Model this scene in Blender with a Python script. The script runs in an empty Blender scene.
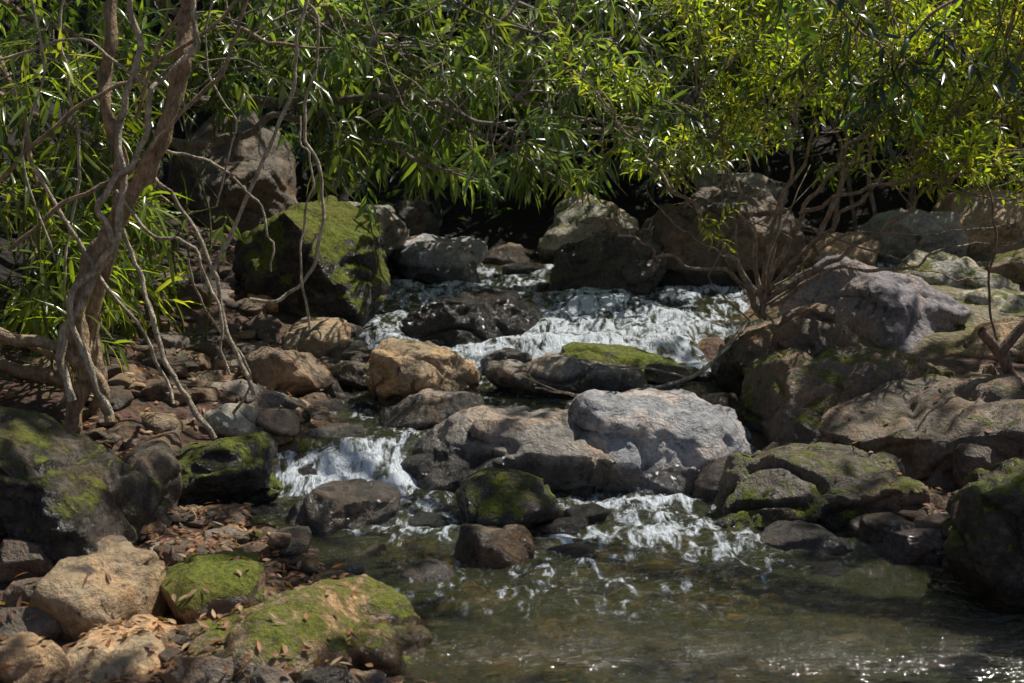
import bpy, bmesh, math, random
import numpy as np
from mathutils import Vector, noise, Matrix
from mathutils.bvhtree import BVHTree
random.seed(11); np.random.seed(11)
R=random.random
def U(a,b): return a+(b-a)*R()
sc=bpy.context.scene
sc.view_settings.view_transform='Standard'; sc.view_settings.look='None'; sc.view_settings.exposure=0

# ---------------------------------------------------------------- camera
FPX=1422.0; H=1.8; TH=math.atan((341.5-150)/FPX)
cd=bpy.data.cameras.new('camera'); cam=bpy.data.objects.new('camera',cd); sc.collection.objects.link(cam)
cam.location=(0,0,H); cam.rotation_euler=(math.pi/2-TH,0,0); cd.lens=50; cd.sensor_width=36
cd.clip_start=.05; cd.clip_end=500; cd.dof.use_dof=True; cd.dof.focus_distance=7.8; cd.dof.aperture_fstop=4
sc.camera=cam
FW=np.array([0,math.cos(TH),-math.sin(TH)]); UPV=np.array([0,math.sin(TH),math.cos(TH)])
def P(u,v,d):
    """world point at distance d up the valley, back-projected from image pixel coordinates"""
    r=FW+UPV*((341.5-v)/FPX)+np.array([(u-512)/FPX,0,0])
    r=r*(d/r[1]); return np.array([r[0],r[1],r[2]+H])
def to_pixel(p):  # projects a world point to image pixel coordinates
    q=np.array(p)-np.array([0,0,H]); z=q@FW
    return (512+FPX*q[0]/z, 341.5-FPX*(q@UPV)/z) if z>.1 else (-999,-999)

# ---------------------------------------------------------------- light
S=Vector((0.40,0.26,0.88)).normalized()
el=math.asin(S.z); az=math.atan2(S.x,S.y)
w=bpy.data.worlds.new('World'); sc.world=w; w.use_nodes=True
nt=w.node_tree; bg=nt.nodes['Background']; sky=nt.nodes.new('ShaderNodeTexSky'); sky.sky_type='NISHITA'; sky.sun_disc=False
sky.sun_elevation=el; sky.sun_rotation=az; nt.links.new(sky.outputs[0],bg.inputs[0]); bg.inputs[1].default_value=0.085
sl=bpy.data.lights.new('sun','SUN'); sl.energy=5; sl.angle=math.radians(.5); sl.color=(1,.96,.87)
so=bpy.data.objects.new('sun',sl); sc.collection.objects.link(so); so.rotation_euler=S.to_track_quat('Z','Y').to_euler(); so.location=(3,6,12)

# ---------------------------------------------------------------- material helpers
class M:
    def __init__(s,name):
        s.m=bpy.data.materials.new(name); s.m.use_nodes=True; s.nt=s.m.node_tree; s.nt.nodes.clear()
        s.out=s.n('ShaderNodeOutputMaterial')
    def n(s,t,**k):
        x=s.nt.nodes.new(t)
        for a,b in k.items(): setattr(x,a,b)
        return x
    def l(s,a,b): s.nt.links.new(a,b)
    def set(s,inp,v):
        if isinstance(v,bpy.types.NodeSocket): s.l(v,inp)
        else: inp.default_value=v
    def attr(s,name,col=False):
        a=s.n('ShaderNodeAttribute',attribute_name=name); return a.outputs['Color'] if col else a.outputs['Fac']
    def noise(s,scale,detail=6,rough=.6,vec=None,dist=0):
        x=s.n('ShaderNodeTexNoise'); x.inputs['Scale'].default_value=scale; x.inputs['Detail'].default_value=detail
        x.inputs['Roughness'].default_value=rough; x.inputs['Distortion'].default_value=dist
        s.l(vec if vec is not None else s.pos(),x.inputs['Vector']); return x.outputs['Fac']
    def pos(s):
        if not hasattr(s,'_p'): s._p=s.n('ShaderNodeNewGeometry').outputs['Position']
        return s._p
    def rng(s,v,a,b,c=0,d=1,smooth=False):
        x=s.n('ShaderNodeMapRange'); x.interpolation_type='SMOOTHSTEP' if smooth else 'LINEAR'
        s.l(v,x.inputs[0]); 
        for i,q in enumerate((a,b,c,d)): x.inputs[i+1].default_value=q
        return x.outputs[0]
    def math(s,op,a,b=0.0,clamp=False):
        x=s.n('ShaderNodeMath',operation=op,use_clamp=clamp); s.set(x.inputs[0],a); s.set(x.inputs[1],b); return x.outputs[0]
    def mix(s,f,a,b,bt='MIX'):
        x=s.n('ShaderNodeMix',data_type='RGBA',blend_type=bt); s.set(x.inputs[0],f); s.set(x.inputs[6],a); s.set(x.inputs[7],b); return x.outputs[2]
    def scale(s,col,f):
        x=s.n('ShaderNodeVectorMath',operation='SCALE'); s.set(x.inputs[0],col); s.set(x.inputs['Scale'],f); return x.outputs[0]
    def bump(s,h,strength,dist,nrm=None):
        x=s.n('ShaderNodeBump'); s.set(x.inputs['Strength'],strength); x.inputs['Distance'].default_value=dist; s.l(h,x.inputs['Height'])
        if nrm is not None: s.l(nrm,x.inputs['Normal'])
        return x.outputs[0]
    def stretch(s,sx,sy,sz):
        x=s.n('ShaderNodeMapping'); x.inputs['Scale'].default_value=(sx,sy,sz); s.l(s.pos(),x.inputs[0]); return x.outputs[0]

def rock_mat():
    m=M('river_rock'); t=m.attr('tint',True); moss=m.attr('moss'); wet=m.attr('wet')
    big=m.noise(2.6,5,.65,dist=.4); fine=m.noise(34,5,.75); mid=m.noise(9,6,.7,dist=.6); pat=m.noise(5.0,7,.75,dist=.8)
    c=m.scale(t,m.rng(big,.25,.75,.4,1.6))
    c=m.scale(c,m.rng(fine,.3,.7,.5,1.45))
    c=m.mix(m.rng(mid,.52,.7,0,.6,True),c,m.scale(c,1.7))
    c=m.mix(m.rng(pat,.58,.66,0,.35,True),c,(.42,.39,.33,1))
    c=m.mix(m.rng(pat,.46,.35,0,.9,True),c,(.035,.028,.022,1))
    c=m.mix(m.rng(big,.47,.62,0,.45,True),c,m.mix(1.0,c,(1.3,.88,.55,1),'MULTIPLY'))
    wn=m.math('ADD',wet,m.rng(mid,.3,.7,-.25,.25)); wf=m.rng(wn,.3,.75,0,1,True)
    c=m.mix(wf,c,m.scale(c,.26))
    mf=m.math('ADD',moss,m.math('ADD',m.rng(pat,.25,.75,.45,-.45),m.rng(mid,.3,.7,-.2,.2))); mf=m.rng(mf,.38,.66,0,1,True)
    mc=m.mix(m.rng(fine,.35,.65),(.05,.065,.005,1),(.24,.27,.012,1))
    mc=m.mix(m.rng(big,.48,.75),mc,(.15,.13,.02,1))
    c=m.mix(m.math('MULTIPLY',mf,.93),c,mc)
    b=m.n('ShaderNodeBsdfPrincipled'); m.l(c,b.inputs['Base Color'])
    r=m.rng(wf,0,1,.46,.12); m.l(m.math('MAXIMUM',r,m.math('MULTIPLY',mf,.9)),b.inputs['Roughness'])
    h=m.math('ADD',m.math('MULTIPLY',mid,1.),m.math('MULTIPLY',fine,m.math('ADD',m.math('MULTIPLY',mf,.3),.35)))
    m.l(m.bump(h,.9,.06),b.inputs['Normal']); m.l(b.outputs[0],m.out.inputs[0]); return m.m
def ground_mat():
    m=M('forest_floor'); a=m.attr('wet')
    n1=m.noise(3,5,.65); n2=m.noise(30,5,.75); v=m.n('ShaderNodeTexVoronoi'); v.inputs['Scale'].default_value=22; m.l(m.pos(),v.inputs['Vector'])
    c=m.mix(m.rng(n1,.35,.65),(.045,.025,.017,1),(.14,.075,.045,1))
    c=m.mix(m.rng(n2,.4,.65),c,(.19,.115,.07,1)); c=m.mix(.35,c,m.mix(1.,c,v.outputs['Color'],'MULTIPLY'))
    s=m.attr('sand'); c=m.mix(s,c,m.mix(m.rng(n1,.4,.6),m.mix(m.rng(n2,.35,.65),(.14,.11,.07,1),(.36,.30,.2,1)),(.13,.13,.02,1)))
    c=m.mix(m.attr('soil_shade'),c,m.scale(c,.15))  # shade painted into the soil colour
    c=m.mix(a,c,m.mix(.6,c,(.30,.22,.085,1)))
    b=m.n('ShaderNodeBsdfPrincipled'); m.l(c,b.inputs['Base Color']); b.inputs['Roughness'].default_value=.85
    m.l(m.bump(m.math('ADD',n2,v.outputs['Distance']),.8,.04),b.inputs['Normal']); m.l(b.outputs[0],m.out.inputs[0]); return m.m
def leaf_mat(name='leaf',tr=.40,rough=.25):
    m=M(name); c=m.attr('tint',True)
    b=m.n('ShaderNodeBsdfPrincipled'); m.l(c,b.inputs['Base Color']); b.inputs['Roughness'].default_value=rough; b.inputs['Specular IOR Level'].default_value=.8 if rough<.5 else .4
    t=m.n('ShaderNodeBsdfTranslucent'); m.l(m.mix(1.,c,(3.0,3.0,.8,1),'MULTIPLY'),t.inputs[0])
    x=m.n('ShaderNodeMixShader'); x.inputs[0].default_value=tr; m.l(b.outputs[0],x.inputs[1]); m.l(t.outputs[0],x.inputs[2]); m.l(x.outputs[0],m.out.inputs[0]); return m.m
def bark_mat():
    m=M('bark'); c=m.attr('tint',True); n=m.noise(14,5,.7); f=m.noise(60,4,.7,m.stretch(1,1,.3))
    c=m.scale(c,m.rng(n,.3,.7,.4,1.6)); c=m.scale(c,m.rng(f,.3,.7,.5,1.45))
    b=m.n('ShaderNodeBsdfPrincipled'); m.l(c,b.inputs['Base Color']); b.inputs['Roughness'].default_value=.7
    m.l(m.bump(m.math('ADD',n,f),1.,.04),b.inputs['Normal']); m.l(b.outputs[0],m.out.inputs[0]); return m.m
def water_mat():
    m=M('stream_water'); foam=m.attr('foam')
    tr=m.n('ShaderNodeBsdfTransparent'); tr.inputs[0].default_value=(.78,.73,.38,1)
    df=m.n('ShaderNodeBsdfDiffuse'); df.inputs[0].default_value=(.085,.09,.03,1)
    gl=m.n('ShaderNodeBsdfGlossy'); gl.inputs[0].default_value=(1,1,1,1); gl.inputs['Roughness'].default_value=.06
    h=m.math('ADD',m.noise(7,3,.55,m.stretch(.7,1.7,1),dist=.8),m.math('MULTIPLY',m.noise(24,3,.6,m.stretch(.7,1.6,1)),.5))
    nb=m.bump(h,m.math('ADD',m.math('MULTIPLY',m.attr('rip'),.85),.15),.13); m.l(nb,gl.inputs['Normal'])
    fr=m.n('ShaderNodeFresnel'); fr.inputs[0].default_value=1.36; m.l(nb,fr.inputs['Normal'])
    x1=m.n('ShaderNodeMixShader'); x1.inputs[0].default_value=.22; m.l(tr.outputs[0],x1.inputs[1]); m.l(df.outputs[0],x1.inputs[2])
    x2=m.n('ShaderNodeMixShader'); m.l(m.math('MULTIPLY',fr.outputs[0],2.1,True),x2.inputs[0]); m.l(x1.outputs[0],x2.inputs[1]); m.l(gl.outputs[0],x2.inputs[2])
    fo=m.n('ShaderNodeBsdfPrincipled'); fo.inputs['Base Color'].default_value=(.80,.86,.93,1); fo.inputs['Roughness'].default_value=.2
    n=m.noise(4.5,5,.62,m.stretch(2.3,.9,1.2),dist=1.0); n2=m.noise(24,5,.7,m.stretch(1.9,.7,1),dist=.5)
    m.l(m.bump(m.math('ADD',n,m.math('MULTIPLY',n2,.7)),.85,.06),fo.inputs['Normal'])
    k=m.math('ADD',foam,m.math('ADD',m.rng(n,.36,.64,-.55,.5),m.rng(n2,.3,.7,-.32,.32)))
    f=m.rng(k,.34,1.15,0,.97,True); f=m.math('MULTIPLY',f,m.rng(foam,.03,.15))
    x3=m.n('ShaderNodeMixShader'); m.l(f,x3.inputs[0]); m.l(x2.outputs[0],x3.inputs[1]); m.l(fo.outputs[0],x3.inputs[2])
    m.l(x3.outputs[0],m.out.inputs[0]); return m.m
MR=rock_mat(); MG=ground_mat(); ML=leaf_mat(); MB=bark_mat(); MW=water_mat(); MD=leaf_mat('dry_leaf',.15,.6)

def mk(name,V,faces,mats,mi=None,attrs={},smooth=True,loc=None):
    V=np.asarray(V,dtype=np.float32); 
    if loc is not None: V=V-np.asarray(loc,dtype=np.float32)
    faces=[np.asarray(f,dtype=np.int32) for f in faces if len(f)]
    me=bpy.data.meshes.new(name); me.vertices.add(len(V)); me.vertices.foreach_set('co',V.ravel())
    tot=sum(f.size for f in faces); npoly=sum(len(f) for f in faces)
    me.loops.add(tot); me.polygons.add(npoly)
    lt=np.concatenate([np.full(len(f),f.shape[1],dtype=np.int32) for f in faces]); ls=np.concatenate([[0],np.cumsum(lt)[:-1]]).astype(np.int32)
    me.polygons.foreach_set('loop_start',ls)
    me.loops.foreach_set('vertex_index',np.concatenate([f.ravel() for f in faces]))
    if mi is not None: me.polygons.foreach_set('material_index',np.asarray(mi,dtype=np.int32))
    me.polygons.foreach_set('use_smooth',np.full(npoly,smooth,dtype=bool))
    me.update(calc_edges=True)
    for k,a in attrs.items():
        a=np.asarray(a,dtype=np.float32)
        if a.ndim==2:
            at=me.attributes.new(k,'FLOAT_COLOR','POINT'); 
            if a.shape[1]==3: a=np.hstack([a,np.ones((len(a),1),dtype=np.float32)])
            at.data.foreach_set('color',a.ravel())
        else:
            at=me.attributes.new(k,'FLOAT','POINT'); at.data.foreach_set('value',a)
    for m in mats: me.materials.append(m)
    o=bpy.data.objects.new(name,me); sc.collection.objects.link(o)
    if loc is not None: o.location=tuple(float(q) for q in loc)
    return o

# ---------------------------------------------------------------- terrain & water shape
def ss(a,b,x): t=np.clip((x-a)/(b-a),0,1); return t*t*(3-2*t)
LY=[-10,3,4.5,5.2,6,7,8.2,10,11.5,13,14.5,60]; LX=[-1.5,-.5,-.35,-.6,-.95,-1.45,-1.2,-1.2,-1.25,-1.3,-1.3,-1.3]
RX=[3.5,3.2,3,2.4,1.9,1.5,1.35,1.5,1.95,2.3,2.4,2.4]
def Wl(x,y):
    yy=y+.14*np.sin(x*2.3+.6)+.07*np.sin(x*5.7+1.)
    y1=yy-.62*ss(-.6,-.3,x)
    return .20*ss(7.1,7.75,y1)+.05*ss(8.4,10,yy)+.16*ss(9.9,10.5,yy)+.32*np.clip((yy-10.3)/3.4,0,1)
def Gz(x,y,nz=0):
    xl=np.interp(y,LY,LX); xr=np.interp(y,LY,RX); d=np.maximum(xl-x,x-xr)+nz*.25
    left=(x<(xl+xr)/2)
    base=Wl(x,y)-.22+(.28-.05*(1-ss(5.6,7,y))*left)*ss(-.45,.2,d)
    dd=np.maximum(d-.1,0); z=base+np.where(left,(.03+.21*ss(6.2,8.2,y))*np.minimum(dd,3),.02*np.minimum(dd,3))
    z=z+.65*np.maximum(0,-3.4-x)+.4*np.maximum(0,x-6.5)+.75*np.maximum(0,y-14.6)
    z=np.minimum(z,26+0*z)
    return z+nz*.06
def axis(parts): return np.unique(np.concatenate([np.linspace(*p) for p in parts]))
def grid(xs,ys):
    X,Y=np.meshgrid(xs,ys); nx=len(xs); ny=len(ys); i=np.arange(nx*ny).reshape(ny,nx)
    F=np.stack([i[:-1,:-1],i[:-1,1:],i[1:,1:],i[1:,:-1]],-1).reshape(-1,4); return X.ravel(),Y.ravel(),F
xs=axis([(-70,-5,26),(-5,5,200),(5,70,26)]); ys=axis([(-40,3,22),(3,15,240),(15,90,50)])
X,Y,F=grid(xs,ys)
nz=np.array([noise.fractal(Vector((a*.9,b*.9,3.1)),.8,2,5) for a,b in zip(X,Y)])
Z=Gz(X,Y,nz); wl=Wl(X,Y)
sand=ss(1.9,2.6,X)*ss(9.5,10.5,Y)*(1-ss(13.3,14,Y))*(1-ss(5.5,7,X))
soil_shd=np.clip(ss(13.6,14.4,Y)+ss(-2.6,-3.3,X)*ss(8,9,Y),0,1)  # rear and far-left soil darkened to stand in for shade
ground=mk('ground',np.stack([X,Y,Z],1),[F],[MG],attrs={'wet':1-ss(-.03,.03,Z-wl),'sand':sand,'soil_shade':soil_shd})
GV=np.stack([X,Y,Z],1); GF=F
def gz(x,y): return float(Gz(np.array(x),np.array(y),noise.fractal(Vector((x*.9,y*.9,3.1)),.8,2,5)))

# water
xs=axis([(-4.,-2.2,12),(-2.2,3.2,250),(3.2,6,16)]); ys=axis([(-9,4,30),(4,14.4,520)])
X,Y,F=grid(xs,ys); W0=Wl(X,Y)
slope=np.abs(Wl(X,Y+.06)-Wl(X,Y-.06))/.12
def blob(cx,cy,rx,ry): return np.exp(-(((X-cx)/rx)**2+((Y-cy)/ry)**2))
up=ss(9.6,10.0,Y)
turb=np.clip(slope*2.0,0,.85)*(1-up)+up*(.60+.42*blob(.3,10.2,2.,.35)+.3*blob(.8,11.2,.7,.5)+.2*blob(-.7,12.2,.7,.5)+.2*blob(1.1,12.4,.6,.4))
turb=turb+.78*blob(.72,7.2,.6,.22)+.45*blob(.62,6.8,.6,.32)+.5*blob(-.7,7.25,.42,.3)+.45*blob(-.5,6.85,.5,.28)+.34*blob(.5,6.2,.8,.4)+.28*blob(1.0,6.5,.5,.3)+.35*blob(-.6,9.5,.6,.3)+.32*blob(0,9.4,.8,.25)+.4*blob(-.6,8.0,.45,.4)+.38*blob(-.1,6.6,.5,.28)+.22*blob(.3,5.7,.8,.4)+.3*blob(-.75,8.7,.4,.4)
turb=np.clip(turb,0,1)
n=np.array([noise.fractal(Vector((a*3.4,b*3.2,1.7)),.7,2.1,4) for a,b in zip(X,Y)])
n3=np.array([noise.fractal(Vector((a*1.6,b*2.6,8.7)),.8,2.1,3) for a,b in zip(X,Y)])
n2=np.array([noise.noise(Vector((a*11,b*13,5.7))) for a,b in zip(X,Y)])
n4=np.array([noise.fractal(Vector((a*3.0,b*7.5,15.7)),.8,2.1,3) for a,b in zip(X,Y)])
rz=ss(4.5,5.6,Y)*(1-up)
Z=W0+n*(.004+.006*rz+.04*turb)+n2*(.0015+.004*rz+.010*turb)+n3*up*.08+n4*.016*rz
foam=np.clip(turb*.9+n*.25*turb+n3*.4*up,0,1)
rip=np.clip(ss(4.5,5.5,Y)*.8+.4*blob(.7,6.2,.9,.9)+.2,0,1)
stream=mk('stream',np.stack([X,Y,Z],1),[F],[MW],attrs={'foam':foam,'rip':rip})

# ---------------------------------------------------------------- rocks
ICO={}
def ico(s):
    if s not in ICO:
        b=bmesh.new(); bmesh.ops.create_icosphere(b,subdivisions=s,radius=1); b.verts.ensure_lookup_table()
        ICO[s]=(np.array([v.co[:] for v in b.verts]),np.array([[v.index for v in f.verts] for f in b.faces])); b.free()
    return ICO[s]
def shape(sub,seed,cuts=9,amp=.22,cutd=(.62,.9)):
    V,F=ico(sub); V=V.copy(); rs=np.random.RandomState(seed); off=Vector(rs.uniform(-50,50,3))
    a=np.array([1+amp*2*noise.noise(Vector(v)*1.1+off)+amp*.5*noise.noise(Vector(v)*2.7+off) for v in V]); V=V*a[:,None]
    for i in range(cuts):
        nrm=rs.normal(size=3); nrm/=np.linalg.norm(nrm)
        if i==0: nrm=np.array([rs.uniform(-.25,.25),rs.uniform(-.3,.1),1.]); nrm/=np.linalg.norm(nrm)
        dd=rs.uniform(*cutd); q=V@nrm; k=np.maximum(q-dd,0); V=V-nrm[None]*(k*.86)[:,None]
    return V,F
def vnormals(V,F):
    a,b,c=V[F[:,0]],V[F[:,1]],V[F[:,2]]; fn=np.cross(b-a,c-a); N=np.zeros_like(V)
    for i in range(3): np.add.at(N,F[:,i],fn)
    return N/(np.linalg.norm(N,axis=1)[:,None]+1e-9)
TINT={'grey':(.30,.265,.225),'tan':(.43,.31,.18),'brown':(.24,.175,.115),'purple':(.29,.255,.27),'dark':(.105,.09,.072),'pale':(.45,.41,.33),'blue':(.36,.355,.36),'umber':(.18,.14,.10)}
off=[len(GV)]; TV=[GV]; TF=[f for f in GF.tolist()]; FOOT=[]
def rock(name,x0,y0,x1,y1,d,kind='grey',moss=0,roll=0,ry=None,sub=5,cuts=9,wetb=.15,deep=1.3,seed=None,amp=.2,pitch=0):
    global TF
    seed=seed or int(x0*7+y0*13+x1+5000)%100000
    c=P((x0+x1)/2,(y0+y1)/2,d); rx=(x1-x0)/2*d/FPX; top=P((x0+x1)/2,y0,d)[2]; hz=(y1-y0)*d/FPX*deep
    ry=ry if ry else min(rx*.85,.75)
    FOOT.append((c[0],c[1]-.05,rx,ry+.1))
    V,F=shape(sub,seed,cuts,amp)
    rs=np.random.RandomState(seed+1); a=rs.uniform(0,6.28)
    V=V@np.array(Matrix.Rotation(a,3,'Z')).T
    s0=np.array([rx,ry,hz/2]); V=V*s0
    V=V@np.array(Matrix.Rotation(math.radians(roll),3,'Y')).T
    if pitch: V=V@np.array(Matrix.Rotation(math.radians(pitch),3,'X')).T
    mn,mx=V.min(0),V.max(0); V=(V-(mn+mx)/2)/((mx-mn)/2)*np.array([rx,ry,hz/2])
    V=V+np.array([c[0],c[1],top-hz/2])
    N=vnormals(V,F)
    k=np.array([noise.fractal(Vector(v)*4.5,.7,2.1,5) for v in V]); sz=min(1,(rx+hz)/1.1)
    k2=np.array([abs(noise.noise(Vector((v[0]*2.1,v[1]*2.1,v[2]*4.0+9)))) for v in V])
    V=V+N*(k*.034*sz-np.maximum(0,.09-k2)*.45*sz)[:,None]
    N=vnormals(V,F)
    wl=Wl(V[:,0],V[:,1]); xl=np.interp(V[:,1],LY,LX); xr=np.interp(V[:,1],LY,RX)
    inch=ss(-.35,.0,np.minimum(V[:,0]-xl,xr-V[:,0]))
    wet=inch*(1-ss(wetb*.4,wetb*1.6,V[:,2]-wl))
    if kind=='dark': wet=np.maximum(wet,.6)
    mo=moss*(ss(-.15,.7,N[:,2]))*.98+(.1 if moss>.3 else 0)
    t=np.array(TINT[kind])*(rs.uniform(.85,1.15)); T=np.tile(t,(len(V),1))
    o=mk(name,V,[F],[MR],attrs={'tint':T,'moss':mo,'wet':wet},loc=c)
    b=off[0]; TV.append(V); TF+= (F+b).tolist(); off[0]+=len(V)
    return o
L=6
rock('mossy_boulder',178,590,436,676,4.95,'tan',.48,4,.42,L,deep=1.35)
rock('mossy_boulder',148,558,266,630,5.35,'brown',1.15,0,.28,5,amp=.1)
rock('boulder',40,556,164,650,5.2,'tan',.05,-6,.3,5)
rock('boulder',62,638,172,700,4.7,'tan',.1,0,.25,5)
rock('mossy_boulder',-150,400,152,565,6.0,'dark',.40,20,.6,L,deep=1.25)
rock('boulder',80,445,178,556,6.6,'umber',0.,40,.3,5)
rock('mossy_boulder',153,430,287,512,7.1,'dark',.5,-8,.35,L)
rock('wet_boulder',284,487,404,544,6.8,'grey',0,-6,.3,5,wetb=.3)
rock('mossy_boulder',455,472,566,532,6.8,'dark',.42,4,.28,5)
rock('boulder',452,522,536,578,6.2,'brown',.0,0,.2,5)
rock('smooth_boulder',408,412,640,504,7.75,'grey',0.1,-4,.45,L,cuts=6,wetb=.2,amp=.14)
rock('smooth_boulder',535,388,750,500,7.9,'blue',.12,10,.6,L,cuts=6,wetb=.15,amp=.14)
rock('boulder',362,341,486,416,8.95,'tan',.25,0,.4,L,wetb=.1)
rock('boulder',376,392,488,430,8.4,'grey',0,-4,.25,5)
rock('boulder',484,354,645,416,9.3,'grey',.25,3,.42,L,cuts=6)
rock('mossy_rock',560,344,692,384,9.9,'grey',.62,4,.3,5)
rock('wet_boulder',400,293,564,358,10.8,'dark',.1,8,.45,L,deep=1.5,wetb=.4)
rock('wet_boulder',350,315,425,352,11.0,'dark',0,0,.3,5)
rock('mossy_boulder',240,197,390,335,11.2,'dark',.8,-4,.6,L)
rock('large_boulder',155,104,306,240,14.0,'umber',.3,-20,.9,L)
rock('boulder',296,202,412,258,13.1,'pale',.05,10,.5,5)
rock('boulder',384,236,487,288,13.0,'blue',0,8,.4,5)
rock('boulder',462,242,542,278,13.9,'brown',.1,0,.4,5)
rock('boulder',385,198,440,240,14.6,'dark',0,0,.4,5)
rock('mossy_boulder',538,194,645,270,13.9,'pale',.42,-22,.5,5)
rock('wet_boulder',548,229,666,302,12.4,'grey',.1,-22,.42,L,wetb=.5)
rock('large_boulder',636,182,800,296,12.9,'umber',.15,-8,.6,L)
rock('boulder',707,300,872,412,9.35,'brown',.2,-6,.5,L)
rock('large_boulder',785,256,962,364,10.7,'purple',.05,14,.7,L)
rock('flat_boulder',742,345,1000,472,8.3,'umber',.38,-8,.6,L,cuts=14,amp=.28)
rock('flat_boulder',815,372,1080,518,7.5,'umber',.3,-17,.6,L,cuts=14,amp=.28)
rock('flat_boulder',692,450,914,556,6.9,'umber',.4,-15,.36,L,cuts=14,amp=.26)
rock('mossy_boulder',942,455,1120,604,5.75,'dark',.45,-25,.45,L)
rock('boulder',686,457,768,510,7.4,'dark',0,0,.25,5)
for a in [(755,525,855,564,6.4,'grey',0),(848,510,918,547,6.5,'brown',0),(878,528,955,574,6.2,'purple',0),(800,562,850,590,5.9,'dark',0),(895,492,950,522,6.8,'brown',0),(950,440,1010,482,7.0,'umber',0),(735,500,790,528,6.9,'brown',0),(860,485,905,510,6.9,'grey',0),
 (115,410,197,470,7.6,'tan',.1),(205,378,306,438,8.4,'grey',0),(190,402,282,452,7.8,'pale',.1),(285,319,352,370,10.2,'tan',.1),(288,424,368,466,8.0,'grey',0),(140,455,180,485,7.2,'brown',0),
 (240,345,335,400,9.0,'brown',.1),(323,362,378,388,9.3,'brown',0),(186,372,250,412,8.9,'brown',0),(300,374,344,402,9.1,'grey',0),(345,400,380,424,8.8,'dark',0),(280,440,310,462,7.7,'grey',.8),
 (345,543,402,580,6.25,'tan',.1),(398,564,462,602,5.85,'grey',0),(225,545,292,584,6.15,'brown',0),(322,560,372,596,5.95,'grey',0),(160,543,222,577,6.3,'brown',0),(268,575,330,602,5.75,'grey',0),(300,590,350,612,5.6,'dark',0),
 (120,505,185,550,6.6,'brown',0),(-10,535,60,580,5.6,'brown',0),(60,535,130,580,5.7,'umber',0),(0,578,50,620,5.2,'brown',0),(-10,605,65,655,4.95,'umber',0),(-20,642,72,705,4.55,'tan',0),(115,615,185,662,4.95,'tan',0),(165,655,240,705,4.55,'brown',0),(290,664,360,704,4.5,'dark',0),(235,665,300,712,4.5,'umber',0),
 (225,500,292,528,7.0,'dark',0),(400,455,450,492,7.6,'dark',0),(405,512,452,534,6.8,'dark',0),(530,518,590,538,6.7,'dark',0),(545,545,600,562,6.3,'dark',0),(560,505,610,522,6.9,'dark',0),
 (330,340,372,364,10.3,'dark',0),(480,350,535,374,9.9,'grey',0),(640,365,700,390,9.6,'brown',.3),(270,325,300,347,10.8,'brown',0),(690,395,740,425,8.8,'brown',.2),(690,430,735,460,8.2,'dark',0),
 (690,168,790,220,13.9,'pale',.2),(850,208,960,264,13.5,'pale',.15),(930,190,1040,252,13.6,'tan',.1),(800,232,880,278,13.0,'tan',.2),(925,292,1070,352,11.2,'pale',.4),(870,250,1010,305,12.3,'pale',.4),(960,315,1080,372,9.8,'tan',.3),(840,318,940,356,11.4,'pale',.3),
 (985,246,1080,296,12.2,'brown',.4),(160,225,235,278,13,'brown',.3),(180,285,250,332,11.4,'dark',.2),(250,330,300,354,10.5,'tan',0),(500,262,545,285,13.2,'dark',0)]:
    rock('rock',*a[:6],moss=a[6],sub=5,roll=U(-10,10))

# scattered small stones (one object)
def onrock(x,y,m=.78):
    for a,b,c,d in FOOT:
        if ((x-a)/(c*m+.02))**2+((y-b)/(d*m+.02))**2<1: return True
    return False
def stones(name,pts,sub):
    Vs=[];Fs=[];T=[];Mo=[];We=[];o=0; base=[shape(sub,900+i,7,.25) for i in range(12)]
    for (x,y,s,zoff) in pts:
        if onrock(x,y): continue
        V,F=random.choice(base); Rm=np.array(Matrix.Rotation(U(0,6.28),3,'Z')@Matrix.Rotation(U(-.4,.4),3,'X'))
        sc_=np.array([s*U(.8,1.4),s*U(.7,1.1),s*U(.4,.8)]); q=(V*sc_)@Rm.T
        z=gz(x,y)+zoff+s*.12; q=q+np.array([x,y,z]); Vs.append(q); Fs.append(F+o); o+=len(q)
        t=np.array(TINT[random.choice(['tan','brown','brown','brown','grey','umber','dark'])])*U(.45,1.05)*np.array([1.06,.97,.92]); T.append(np.tile(t,(len(q),1)))
        wl=float(Wl(np.array(x),np.array(y))); We.append(np.clip(1-(q[:,2]-wl)/.12,0,1)*(1-.85*ss(.02,.08,wl-q[:,2]))); Mo.append(np.full(len(q),.35 if R()<.15 else 0.))
    V=np.concatenate(Vs);F=np.concatenate(Fs)
    mk(name,V,[F],[MR],attrs={'tint':np.concatenate(T),'wet':np.concatenate(We),'moss':np.concatenate(Mo)})
    global TF
    TV.append(V); TF+=(F+off[0]).tolist(); off[0]+=len(V)
pts=[]
for i in range(1400):   # left bank
    y=U(3.8,13.5); xl=np.interp(y,LY,LX); x=xl+.35-abs(random.gauss(0,1.0)); pts.append((x,y,U(.02,.07),0))
for i in range(1300):
    y=U(4.2,7.2); xl=np.interp(y,LY,LX); x=xl+.35-abs(random.gauss(0,.9)); pts.append((x,y,U(.018,.055),.01))
for i in range(400):
    y=U(5.2,9.5); xr=np.interp(y,LY,RX); x=xr-.3+abs(random.gauss(0,.8)); pts.append((x,y,U(.02,.06),0))
for i in range(1000):    # bed
    y=U(4,9.5); xl=np.interp(y,LY,LX); xr=np.interp(y,LY,RX); pts.append((U(xl,xr),y,U(.03,.10),0))
stones('river_stones',pts,3)
pts=[]
for i in range(400):
    y=U(4.2,12); xl=np.interp(y,LY,LX); pts.append((xl+.25-abs(random.gauss(0,.9)),y,U(.06,.14),0))
for i in range(50):
    y=U(5.6,9); xr=np.interp(y,LY,RX); pts.append((xr-.1+abs(random.gauss(0,.6)),y,U(.08,.14),0))
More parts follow.
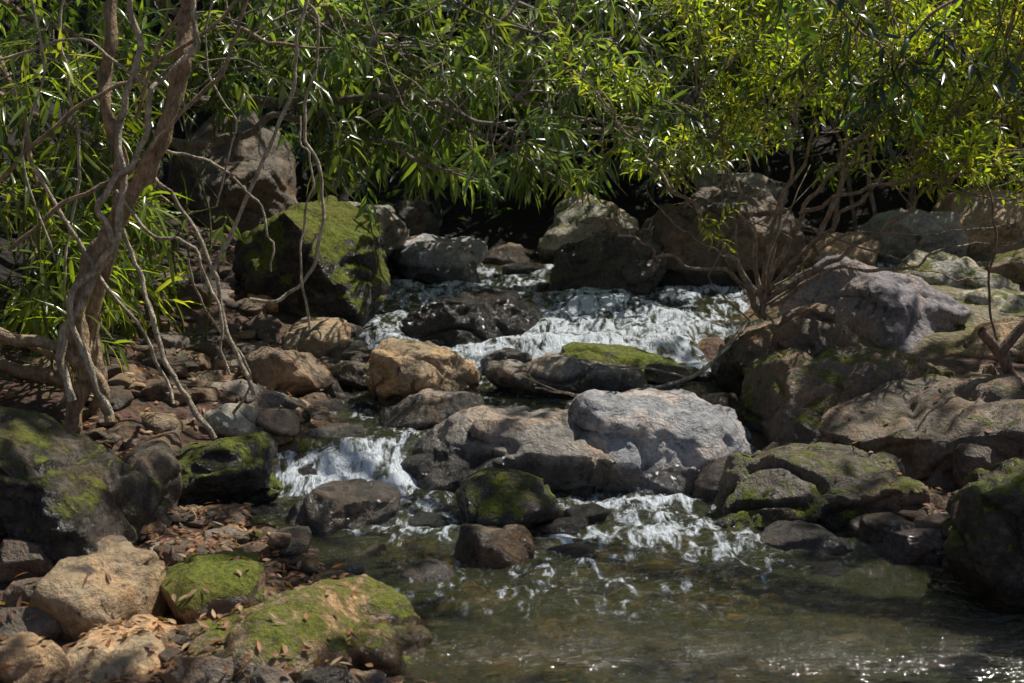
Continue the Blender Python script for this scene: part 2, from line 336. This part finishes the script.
for i in range(60):
    pts.append((U(-1.15,0.2),U(5.7,6.9),U(.06,.11),.1))
for i in range(26):
    pts.append((U(-1.2,1.5),U(9.2,9.7),U(.07,.13),.13))
for i in range(6):
    pts.append((U(-1.,1.4),U(11.3,13.3),U(.10,.16),.17))
stones('river_cobbles',pts,4)

bvh=BVHTree.FromPolygons([tuple(v) for v in np.concatenate(TV).tolist()],TF)
def drop(x,y):
    h=bvh.ray_cast(Vector((x,y,5)),Vector((0,0,-1)))
    return h[0],h[1]

# ---------------------------------------------------------------- plants
def nrm(v): return v/(np.linalg.norm(v)+1e-9)
def rv(): return nrm(np.random.normal(size=3))
def catmull(pts,n):
    pts=np.array(pts,float); p=np.vstack([2*pts[0]-pts[1],pts,2*pts[-1]-pts[-2]]); out=[]
    for i in range(1,len(p)-2):
        for t in np.linspace(0,1,n,endpoint=False):
            out.append(.5*((2*p[i])+(-p[i-1]+p[i+1])*t+(2*p[i-1]-5*p[i]+4*p[i+1]-p[i+2])*t*t+(-p[i-1]+3*p[i]-3*p[i+1]+p[i+2])*t**3))
    out.append(p[-2]); return np.array(out)
# twigs culled in image pixel rectangles to show boulders: rectangle, share of twigs kept
CULL_PX=[(172,112,302,205,.10),(172,205,240,290,.3),(290,200,640,400,.02),(640,196,700,400,.10),(700,250,1030,400,.08),(840,205,1030,250,.2),(680,172,800,215,.25),(150,330,640,683,.05),(240,195,300,330,.12)]
def keep(p):
    u,v=to_pixel(p)
    for a,b,c,d,k in CULL_PX:
        if a<u<c and b<v<d: return R()<k
    return True
class Plant:
    def __init__(s,openf=1,gap=-9): s.V=[];s.F=[];s.T=[];s.o=0; s.lp=[];s.ld=[];s.ln=[];s.ll=[];s.lw=[];s.lc=[];s.lk=[];s.openf=openf;s.gap=gap
    def tube(s,pts,r0,r1,seg=6,tint=(.2,.13,.08),n=6,wob=0,lump=.12):
        q=catmull(pts,n) if len(pts)>2 else np.array(pts,float)
        if wob:
            o=U(0,90); q=q+np.array([[wob*noise.noise(Vector((i*.35,o,j*7.))) for j in range(3)] for i in range(len(q))])*np.linspace(.2,1,len(q))[:,None]
        m=len(q); T=np.gradient(q,axis=0); T/= (np.linalg.norm(T,axis=1)[:,None]+1e-9)
        a=np.array([0,0,1.]) if abs(T[0][2])<.9 else np.array([1.,0,0]); Vs=[]
        for i in range(m):
            a=nrm(a-T[i]*a.dot(T[i])); b=np.cross(T[i],a); r=r0+(r1-r0)*(i/(m-1))
            for k in range(seg):
                an=k*6.2832/seg; rr=r*(1+lump*noise.noise(Vector((q[i][0]*9+math.cos(an),q[i][1]*9+math.sin(an),q[i][2]*9)))*2)
                Vs.append(q[i]+a*rr*math.cos(an)+b*rr*math.sin(an))
        idx=np.arange(m*seg).reshape(m,seg)+s.o; nx=np.roll(idx,-1,1)
        s.F.append(np.stack([idx[:-1],nx[:-1],nx[1:],idx[1:]],-1).reshape(-1,4)); s.V.append(np.array(Vs)); s.o+=m*seg
        s.T.append(np.tile(np.array(tint)*U(.85,1.15),(m*seg,1))); return q
    def leaf(s,p,d,L,w,c,n=None,k=.25):
        if n is None: n=np.array([0,0,1.])+np.random.normal(size=3)*.6
        s.lp.append(p);s.ld.append(d);s.ln.append(n);s.ll.append(L);s.lw.append(w);s.lc.append(c);s.lk.append(k)
    def twig(s,p,d,n,L,w,cf,droop=.35,sp=.03,spread=.8,stem=True):
        d=nrm(d); end=p+d*sp*n
        if s.openf and not keep(end+np.array([0,0,-L*.4*(droop>.2)])): return
        if noise.noise(Vector(end)*1.7+Vector((7,1,3)))<s.gap: return
        a=nrm(np.cross(d,rv())); b=np.cross(d,a); ph=U(0,6)
        base=np.array(cf())*(1+1.0*noise.noise(Vector(end)*1.3))
        if stem: s.tube([p,end],.004,.002,3,(.12,.13,.04))
        for i in range(n):
            an=ph+i*2.4; t=i/max(1,n-1); r=a*math.cos(an)+b*math.sin(an)
            dd=nrm(d*(.35+.6*t)+r*spread+np.array([0,0,-droop*U(.4,1.4)])); 
            c=np.array(base)*U(.75,1.3); s.leaf(p+(end-p)*t,dd,L*U(.7,1.15),w*U(.8,1.2),c,nrm(np.array([0,0,1.])+d*.3+np.random.normal(size=3)*.45),U(.1,.45))
    def spray(s,path,nside,slen,bias,ntw,leafargs,tmin=.2,r=.008,a=.5,bw=.8,tint=(.2,.14,.08),grav=-.15,recur=0):
        m=len(path)
        for i in range(nside):
            t=U(tmin,1); j=min(m-2,int(t*(m-1))); p=path[j]; tan=nrm(path[j+1]-path[j])
            d=nrm(tan*a+rv()*bw+np.array(bias)); ln=slen*U(.5,1.2); pts=[p]; q=p
            for k in range(4):
                d=nrm(d+rv()*.22+np.array([0,0,grav])); q=q+d*ln/4; pts.append(q)
            if s.openf and not keep(q): continue
            sp=s.tube(pts,r,r*.35,4,tint,3)
            if recur: s.spray(sp,recur,slen*.5,bias,ntw,leafargs,.3,r*.6,a,bw,tint,grav)
            for k in range(ntw):
                j=min(len(sp)-2,int(U(.3,1)*(len(sp)-1))); s.twig(sp[j],nrm(sp[j+1]-sp[j])+rv()*.6,**leafargs)
            s.twig(sp[-1],nrm(sp[-1]-sp[-2]),**leafargs)
    def build(s,name,simple=False,leafmat=None):
        V=np.concatenate(s.V) if s.V else np.zeros((0,3)); T=np.concatenate(s.T) if s.T else np.zeros((0,3)); F=np.concatenate(s.F) if s.F else np.zeros((0,4),int)
        nb=len(F)
        if s.lp:
            p=np.array(s.lp);d=np.array(s.ld);n_=np.array(s.ln);L=np.array(s.ll)[:,None];w=np.array(s.lw)[:,None];c=np.array(s.lc);k=np.array(s.lk)[:,None]
            d/=np.linalg.norm(d,axis=1)[:,None]; sd=np.cross(d,n_); sd/=(np.linalg.norm(sd,axis=1)[:,None]+1e-9); n_=np.cross(sd,d)
            if simple: ts=[(0,.08),(.45,1),(1,.05)]; cols=[-1,1]
            else: ts=[(0,.08),(.28,.85),(.62,.8),(1,.03)]; cols=[-1,0,1]
            vs=[]
            for t,hw in ts:
                cen=p+d*L*t-n_*L*k*t*t
                for q in cols: vs.append(cen+sd*w*.5*hw*q+n_*w*.18*hw*abs(q))
            nc=len(cols); nv=len(vs); LV=np.stack(vs,1).reshape(-1,3); b=len(V)+np.arange(len(p))[:,None]*nv; LF=[]
            for i in range(len(ts)-1):
                for j in range(nc-1):
                    LF.append(np.concatenate([b+i*nc+j,b+i*nc+j+1,b+(i+1)*nc+j+1,b+(i+1)*nc+j],1))
            LF=np.stack(LF,1).reshape(-1,4); V=np.vstack([V,LV]); T=np.vstack([T,np.repeat(c,nv,0)]); F=np.vstack([F,LF])
        mi=np.zeros(len(F),int); mi[nb:]=1
        return mk(name,V,[F],[MB,leafmat or ML],mi,{'tint':T},loc=None)
def cf(*cs):
    def f(): c=np.array(random.choice(cs)); return c*U(.7,1.3)
    return f
def path(pts,d): return [P(u,v,(d if len(t)==0 else t[0])) for u,v,*t in pts]
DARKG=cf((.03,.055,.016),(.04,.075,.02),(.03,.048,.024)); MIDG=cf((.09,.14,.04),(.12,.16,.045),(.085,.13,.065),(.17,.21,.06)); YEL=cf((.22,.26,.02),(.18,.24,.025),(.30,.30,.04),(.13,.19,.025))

# centre overhanging tree with lance leaves
A=Plant(1,-.15); la=dict(n=8,L=.25,w=.042,cf=MIDG,droop=.35,sp=.022,spread=.9)
BR=(.40,.33,.25)
mains=[[P(150,-60,12.8),P(290,10,12.6),P(420,60,12.3),P(530,100,12),P(640,150,11.8)],[P(200,-90,13),P(430,-30,12.8),P(600,40,12.4),P(700,120,12)],
 [P(820,-90,13.2),P(700,-10,13),P(590,70,12.6),P(500,140,12.4)],[P(150,-40,13.4),P(300,20,13.2),P(380,80,13),P(430,130,12.9)],[P(700,-80,13.4),P(560,0,13.2),P(470,90,13)],[P(900,-70,13.5),P(780,20,13),P(700,90,12.6),P(650,140,12.4)]]
for q in mains:
    pth=A.tube(q,.035,.012,6,BR,8,.1); A.spray(pth,27,.75,(0,-.2,0),2,la,.1,.015,recur=1,tint=BR)
A.build('overhanging_tree')
# bare limbs in front of it
Bq=Plant(); la2=dict(n=8,L=.2,w=.036,cf=MIDG,droop=.4,sp=.022,spread=.85)
for q,r in [([P(60,60,10.5),P(165,140,10.5),P(235,138,10.5),P(275,118,10.4),P(330,122,10.3),P(385,145,10.2),P(455,169,10.1)],.042),([P(100,20,10.6),P(185,95,10.6),P(250,100,10.5),P(330,100,10.4),P(400,98,10.2),P(450,110,10.1),P(530,135,10)],.05),
  ([P(330,-60,10.8),P(330,20,10.6),P(380,80,10.4),P(470,130,10.1),P(570,185,9.8)],.025),([P(560,-60,10.8),P(500,20,10.6),P(440,60,10.4),P(360,120,10.1)],.02),([P(420,-60,10.8),P(470,10,10.6),P(560,40,10.4),P(640,90,10.1)],.02)]:
    pth=Bq.tube(q,r,r*.25,8,(.28,.22,.17),8,.06); Bq.spray(pth,8,.45,(0,0,-.1),1,la2,.4,.009,tint=(.3,.24,.18))
for i in range(26):
    u=U(120,640); v0=-60; u1=u+U(-130,130); d=U(9.2,11); v1=U(60,185)
    Bq.tube([P(u,v0,d),P(u+(u1-u)*.3+U(-20,20),v0+(v1-v0)*.4,d),P(u1+U(-20,20),v0+(v1-v0)*.8,d-.1),P(u1+U(-30,30),v1,d-.2)],.009,.003,5,(.36,.29,.21),6,.08)
Bq.build('leaning_tree')

# background mass of foliage on hillside
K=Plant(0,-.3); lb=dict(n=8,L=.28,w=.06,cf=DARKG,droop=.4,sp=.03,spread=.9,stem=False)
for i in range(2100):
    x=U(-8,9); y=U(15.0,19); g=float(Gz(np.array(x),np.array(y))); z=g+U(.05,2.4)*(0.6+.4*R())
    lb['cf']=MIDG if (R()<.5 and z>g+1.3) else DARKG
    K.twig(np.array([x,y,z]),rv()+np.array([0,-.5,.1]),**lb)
for i in range(60):
    x=U(-8,9); y=U(14.8,19); g=float(Gz(np.array(x),np.array(y))); p=np.array([x,y,g-.1]); K.tube([p,p+np.array([U(-.3,.3),U(-.3,.1),1.3]),p+np.array([U(-.8,.8),U(-.8,.1),2.8])],.035,.012,5,(.14,.11,.08),5,.1)
K.build('background_foliage')
K2=Plant(0); lk=dict(n=7,L=.5,w=.17,cf=DARKG,droop=.3,sp=.06,spread=.9,stem=False)  # unseen trees added so the pool mirrors dark foliage, not sky
for i in range(14):
    x=-9+i*1.45+U(-.5,.5); y=U(18,21); g=gz(x,y); p=np.array([x,y,g-.2]); tp=p+np.array([U(-.6,.6),U(-1.5,0),U(4,5.5)]); K2.tube([p,(p+tp)/2+np.array([U(-.2,.2),.1,0]),tp],.14,.07,8,(.14,.11,.08),6,.15)
    for j in range(36):
        q=tp+np.array([random.gauss(0,1.0),random.gauss(-.3,.9),random.gauss(.2,1.5)])
        if q[2]>3.4: K2.twig(q,rv(),**lk)
K2.build('reflection_trees',simple=True)

# right riverside bush, fine leaves
W_=Plant(1,-.24); BT=(.42,.31,.21); lw_=dict(n=7,L=.085,w=.022,cf=YEL,droop=.05,sp=.022,spread=.7)
b0=P(762,318,9.3)
limbs=[[b0,P(735,262,9.2),P(690,205,9.1),P(640,150,9.1),P(600,90,9.1)],[b0,P(752,250,9.3),P(730,170,9.4),P(700,90,9.5),P(690,0,9.6)],[b0,P(775,240,9.3),P(790,170,9.2),P(800,80,9.2),P(780,-10,9.2)],
 [P(765,290,9.3),P(800,215,9.2),P(850,150,9.1),P(885,70,9),P(900,-20,9)],[P(765,295,9.3),P(820,235,9.1),P(880,180,9),P(960,110,8.9),P(1040,40,8.8)],[P(765,300,9.3),P(830,262,9),P(900,215,8.9),P(970,165,8.8),P(1050,150,8.8)],
 [P(770,305,9.3),P(840,270,9),P(910,268,8.8),P(980,240,8.7),P(1040,245,8.6)],[b0,P(740,280,9.2),P(690,262,9.1),P(640,245,9.0),P(610,215,9)],[P(762,300,9.3),P(785,190,9.4),P(840,90,9.6),P(860,0,9.7)],[P(762,300,9.3),P(730,230,9.5),P(720,120,9.7),P(750,20,9.9)],
 [P(800,215,9.2),P(860,190,8.8),P(930,180,8.6),P(1000,205,8.5)],[P(820,235,9.1),P(850,160,9.2),P(930,60,9.3),P(960,-30,9.4)]]
for i,q in enumerate(limbs):
    r=U(.014,.022); pth=W_.tube(q,r,.005,6,BT,8,.14); low=i in(6,7)
    W_.spray(pth,5 if low else 20,.5 if not low else .35,(0,0,.15),1 if low else 2,lw_,.5 if not low else .5,.005,tint=BT,grav=.02,recur=0 if low else 1)
for i in range(4):
    a=b0+np.array([U(-.1,.1),U(-.1,.1),U(-.03,.1)]); W_.tube([a,a+np.array([U(-.4,.5),U(-.3,.2),.4]),a+np.array([U(-.8,1.3),U(-.4,.3),U(.7,1.4)])],.007,.003,4,BT,6,.1)
for q in [path([(775,285),(850,235),(930,235),(1010,225)],8.9),path([(800,225),(870,250),(940,275),(990,270)],8.9),path([(735,262),(700,240),(665,215),(650,180)],9.1)]: W_.tube(q,.008,.003,5,BT,8,.1)
for i in range(12):
    u=U(780,1040); W_.tube([P(u,-40,8.8),P(u-U(0,40),50,8.8),P(u-U(20,110),U(110,190),8.9)],.008,.003,4,BT,6,.12)
W_.build('riverside_bush')
# rear right bush, finer, sunlit
W2=Plant(1,-.22); lw2=dict(n=9,L=.13,w=.034,cf=YEL,droop=.1,sp=.022,spread=.8)
for i in range(14):
    x=U(1.6,6.2); y=U(14,15); g=gz(x,y); p=np.array([x,y,g+.2]); q=[p,p+np.array([U(-.4,.4),U(-.3,.3),1.0]),p+np.array([U(-1,1),U(-.9,.1),2.0]),p+np.array([U(-1.5,1.2),U(-1.4,.1),U(2.4,3.2)])]
    pth=W2.tube(q,.025,.008,5,BT,6,.1); W2.spray(pth,16,.8,(0,-.1,.1),2,lw2,.3,.008,tint=BT,grav=-.03,recur=1)
W2.build('flowering_shrub')

# left tree with lianas
T=Plant(); TB=(.46,.32,.19); PL=(.58,.48,.34); d0=7.3
T.tube(path([(70,430),(84,380),(78,310),(95,255),(135,190),(165,135),(180,60),(188,-30),(200,-160)],d0),.050,.034,12,TB,8,.04,.45)
T.tube(path([(95,420),(100,370),(92,320),(112,240),(120,170),(106,90),(112,0),(100,-150)],7.5),.038,.028,10,TB,8,.05,.4)
T.tube(path([(72,400),(60,350),(88,290),(122,215),(118,130),(135,60),(128,-60)],7.2),.024,.015,8,PL,8,.05,.3)
T.tube(path([(110,415),(88,365),(70,300),(108,250),(100,200),(140,150),(150,90),(190,50),(178,-40)],7.15),.018,.012,8,PL,8,.05,.3)
for q,r,c in [([(-60,300),(0,335),(50,345),(95,375),(110,420)],.035,TB),([(-60,350),(10,368),(60,380),(90,400)],.04,TB),([(60,420),(70,380),(40,350),(-30,330)],.028,TB),
  ([(215,438),(185,395),(158,345),(140,270),(118,225)],.015,PL),([(255,395),(228,330),(205,250),(165,185),(120,160)],.013,PL),([(250,300),(285,298),(316,262),(322,190),(306,120),(318,40),(300,-40)],.011,PL),
  ([(205,290),(240,215),(285,110),(300,40),(310,-40)],.012,PL),([(165,150),(215,165),(262,210),(272,270)],.008,PL),([(115,190),(150,232),(190,245),(214,300),(232,370)],.01,PL),([(30,160),(85,250),(140,330),(170,400)],.011,PL),
  ([(310,330),(300,250),(312,180),(298,120)],.007,PL),([(0,180),(50,130),(110,90),(165,60),(260,-20)],.012,TB),([(10,250),(70,200),(130,170),(175,120),(230,60),(250,-30)],.012,TB),([(135,120),(170,30),(230,-30)],.012,TB),([(60,420),(70,330),(64,270),(80,150),(60,40),(70,-40)],.01,PL),([(230,420),(250,372),(205,310),(190,255)],.008,PL),
  ([(20,-40),(45,60),(25,150),(50,260)],.007,PL),([(220,-40),(205,60),(235,130),(220,200)],.006,PL),([(0,60),(80,40),(150,80),(220,20)],.008,PL)]:
    T.tube(path(q,d0+U(-.3,.5)),r,r*.75,7,c,8,.05,.25)
T.build('liana_tree')
# left bamboo-like shrubs
Bm=Plant(); lbm=dict(n=6,L=.24,w=.028,cf=cf((.15,.20,.025),(.11,.16,.025),(.22,.24,.04)),droop=.35,sp=.03,spread=.7)
for i in range(17):
    x=U(-3.6,-1.95); y=U(7.3,9.8); g=gz(x,y); p=np.array([x,y,g]); h=U(.5,2.4); q=[p,p+np.array([U(-.1,.2),U(-.2,.1),h*.4]),p+np.array([U(-.3,.5),U(-.4,.2),h*.8]),p+np.array([U(-.4,.9),U(-.5,.3),h])]
    pth=Bm.tube(q,.009,.004,5,(.20,.2,.06),6,.05); Bm.spray(pth,7,.38,(.1,-.1,.0),1,lbm,.1,.004,tint=(.16,.17,.05),grav=-.1)
Bm.build('bamboo')
Lf=Plant(1,-.2); ll=dict(n=8,L=.17,w=.04,cf=MIDG,droop=.4,sp=.025,spread=.85)
for q in [path([(-80,-40),(40,20),(140,60),(240,70)],9.5),path([(-80,60),(30,110),(110,150),(190,230)],9.8),path([(60,-80),(160,0),(240,30),(330,50)],9.6),path([(-80,150),(20,180),(80,230),(150,270)],9.2),path([(-60,-60),(0,60),(40,180),(60,260)],8.8),path([(150,-90),(260,-40),(330,10),(400,40)],10.2)]:
    pth=Lf.tube(q,.03,.008,6,TB,8,.1); Lf.spray(pth,16,.65,(0,0,-.1),2,ll,.05,.009,recur=1,tint=BR)
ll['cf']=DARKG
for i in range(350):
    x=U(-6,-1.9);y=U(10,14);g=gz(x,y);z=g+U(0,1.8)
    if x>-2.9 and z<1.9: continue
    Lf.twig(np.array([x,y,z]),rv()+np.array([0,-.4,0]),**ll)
Lf.build('left_bank_shrub')
# top right near leaves
Tr=Plant(); lt_=dict(n=9,L=.10,w=.026,cf=DARKG,droop=.3,sp=.022,spread=.8)
for q in [path([(700,-120),(780,-40),(850,20),(890,60)],6.5),path([(1120,-60),(1000,-20),(920,20),(900,70)],6.3)]:
    pth=Tr.tube(q,.012,.005,5,TB,6,.05); Tr.spray(pth,6,.25,(0,0,-.2),1,lt_,.2,.005)
Tr.build('hanging_branch')
# fallen branch
Fb=Plant()
Fb.tube(path([(748,322,9.2),(722,352,9.0),(690,378,8.75),(640,390,8.4),(590,397,8.1),(535,388,8.0)],9),.018,.006,7,PL,8,.03)
Fb.tube(path([(690,378,8.75),(640,368,8.6),(600,372,8.5)],9),.008,.003,5,PL,6,.03); Fb.tube(path([(590,397,8.1),(560,392,8.0),(520,372,7.9)],9),.005,.003,5,PL,6,.03)
Fb.build('fallen_branch')
Dw=Plant(); Dw.tube(path([(980,330),(1000,352),(1015,375),(1040,400)],7.6),.03,.035,8,(.26,.17,.11),6,.04); Dw.tube(path([(1000,352),(1030,320),(1060,310)],7.6),.03,.02,8,(.26,.17,.11),6,.04); Dw.tube(path([(1000,360),(990,300),(995,240),(985,180)],7.6),.008,.005,6,(.26,.17,.11),6,.04); Dw.build('driftwood')

# leaf litter
Lt=Plant(0); DC=cf((.28,.15,.08),(.20,.10,.055),(.38,.26,.15),(.13,.07,.04),(.30,.13,.06))
for i in range(3200):
    rt=R()>.9
    if not rt: y=U(3.9,9) if R()<.35 else U(4,6.6); x=np.interp(y,LY,LX)+.1-abs(random.gauss(0,1.1))
    else: y=U(6.4,8.8); x=np.interp(y,LY,RX)+abs(random.gauss(0,.7))+.2
    h,nn=drop(x,y)
    if h is None or nn.z<.5 or h.z<float(Wl(np.array(x),np.array(y)))+.02: continue
    if h.z>gz(x,y)+.12 and R()<(.5 if rt else .9): continue
    d=nrm(np.cross(np.array(nn),rv())); Lt.leaf(np.array(h)+np.array(nn)*.012,d,U(.025,.06),U(.012,.026),DC(),np.array(nn)+np.random.normal(size=3)*.25,U(-.3,.3))
Lt.build('leaf_litter',leafmat=MD)

# unseen canopy added for dappled shade, gaps cut along sun rays
gaps=[(670,430,7.8,.45),(100,600,5.3,.5),(330,620,4.9,.32),(205,580,5.4,.25),(930,390,7.8,.35),(90,380,7.2,.45),(370,480,7.4,.5),(640,510,7,.6),(420,360,8.9,.35),(180,100,7.3,.5),(130,200,7.3,.5),(100,300,7.3,.5),(520,360,9.2,.25),(250,400,8.5,.3),(820,480,6.9,.25),(1000,480,5.8,.2),(600,580,6.0,.6),(780,330,9.2,.3),(500,320,10.5,.8),(620,310,11,.8),(450,285,12,.7),(320,215,11,.5),(850,290,10.7,.5),(950,280,12,1.),(1000,210,13,.8),(760,620,5.4,.45),(520,640,5.1,.3),(410,250,13,.5),(200,140,14,.4)]
GP=[]
for u,v,d,r in gaps:
    p=P(u,v,d); GP.append((p[0],p[1],p[2],r))
C=Plant(0); CT=(.16,.11,.08)
def tree(bx,by,tips):
    b=np.array([bx,by,gz(bx,by)-.2]); top=b+np.array([U(-.3,.3),U(-.3,.3),5.6]); C.tube([b,(b+top)/2+np.array([.15,.1,0]),top],.24,.15,12,CT,6,.1)
    for t in tips:
        t=np.array(t); m_=(top+t)/2+np.array([0,0,.5]); C.tube([top-np.array([0,0,.3]),m_,t],.1,.03,7,CT,8,.3)
tree(-6,3.5,[(-3,6,7),(-1,9,7.4),(-4,10,7.2),(0,4.5,7),(-1,11,7.6)]); tree(8.5,5,[(4,8,7.2),(2,10,7.5),(5,11,7.4),(2,6,7),(1,11,7.4)])
Sx,Sy,Sz=S
for i in range(2000):
    x=U(-3.5,8.5); y=U(4.2,13); z=U(6.4,7.8)
    if noise.noise(Vector((x*.9,y*.9,2.3)))<-.08 : continue
    ok=True
    for gx,gy,g_z,r in GP:
        t=(z-g_z)/Sz
        if (x-gx-Sx*t)**2+(y-gy-Sy*t)**2<(r*1.0+.17)**2: ok=False;break
    if not ok: continue
    C.twig(np.array([x,y,z]),rv(),n=7,L=.24,w=.11,cf=DARKG,droop=.1,sp=.05,spread=.9,stem=False)
C.build('dapple_canopy',simple=True)
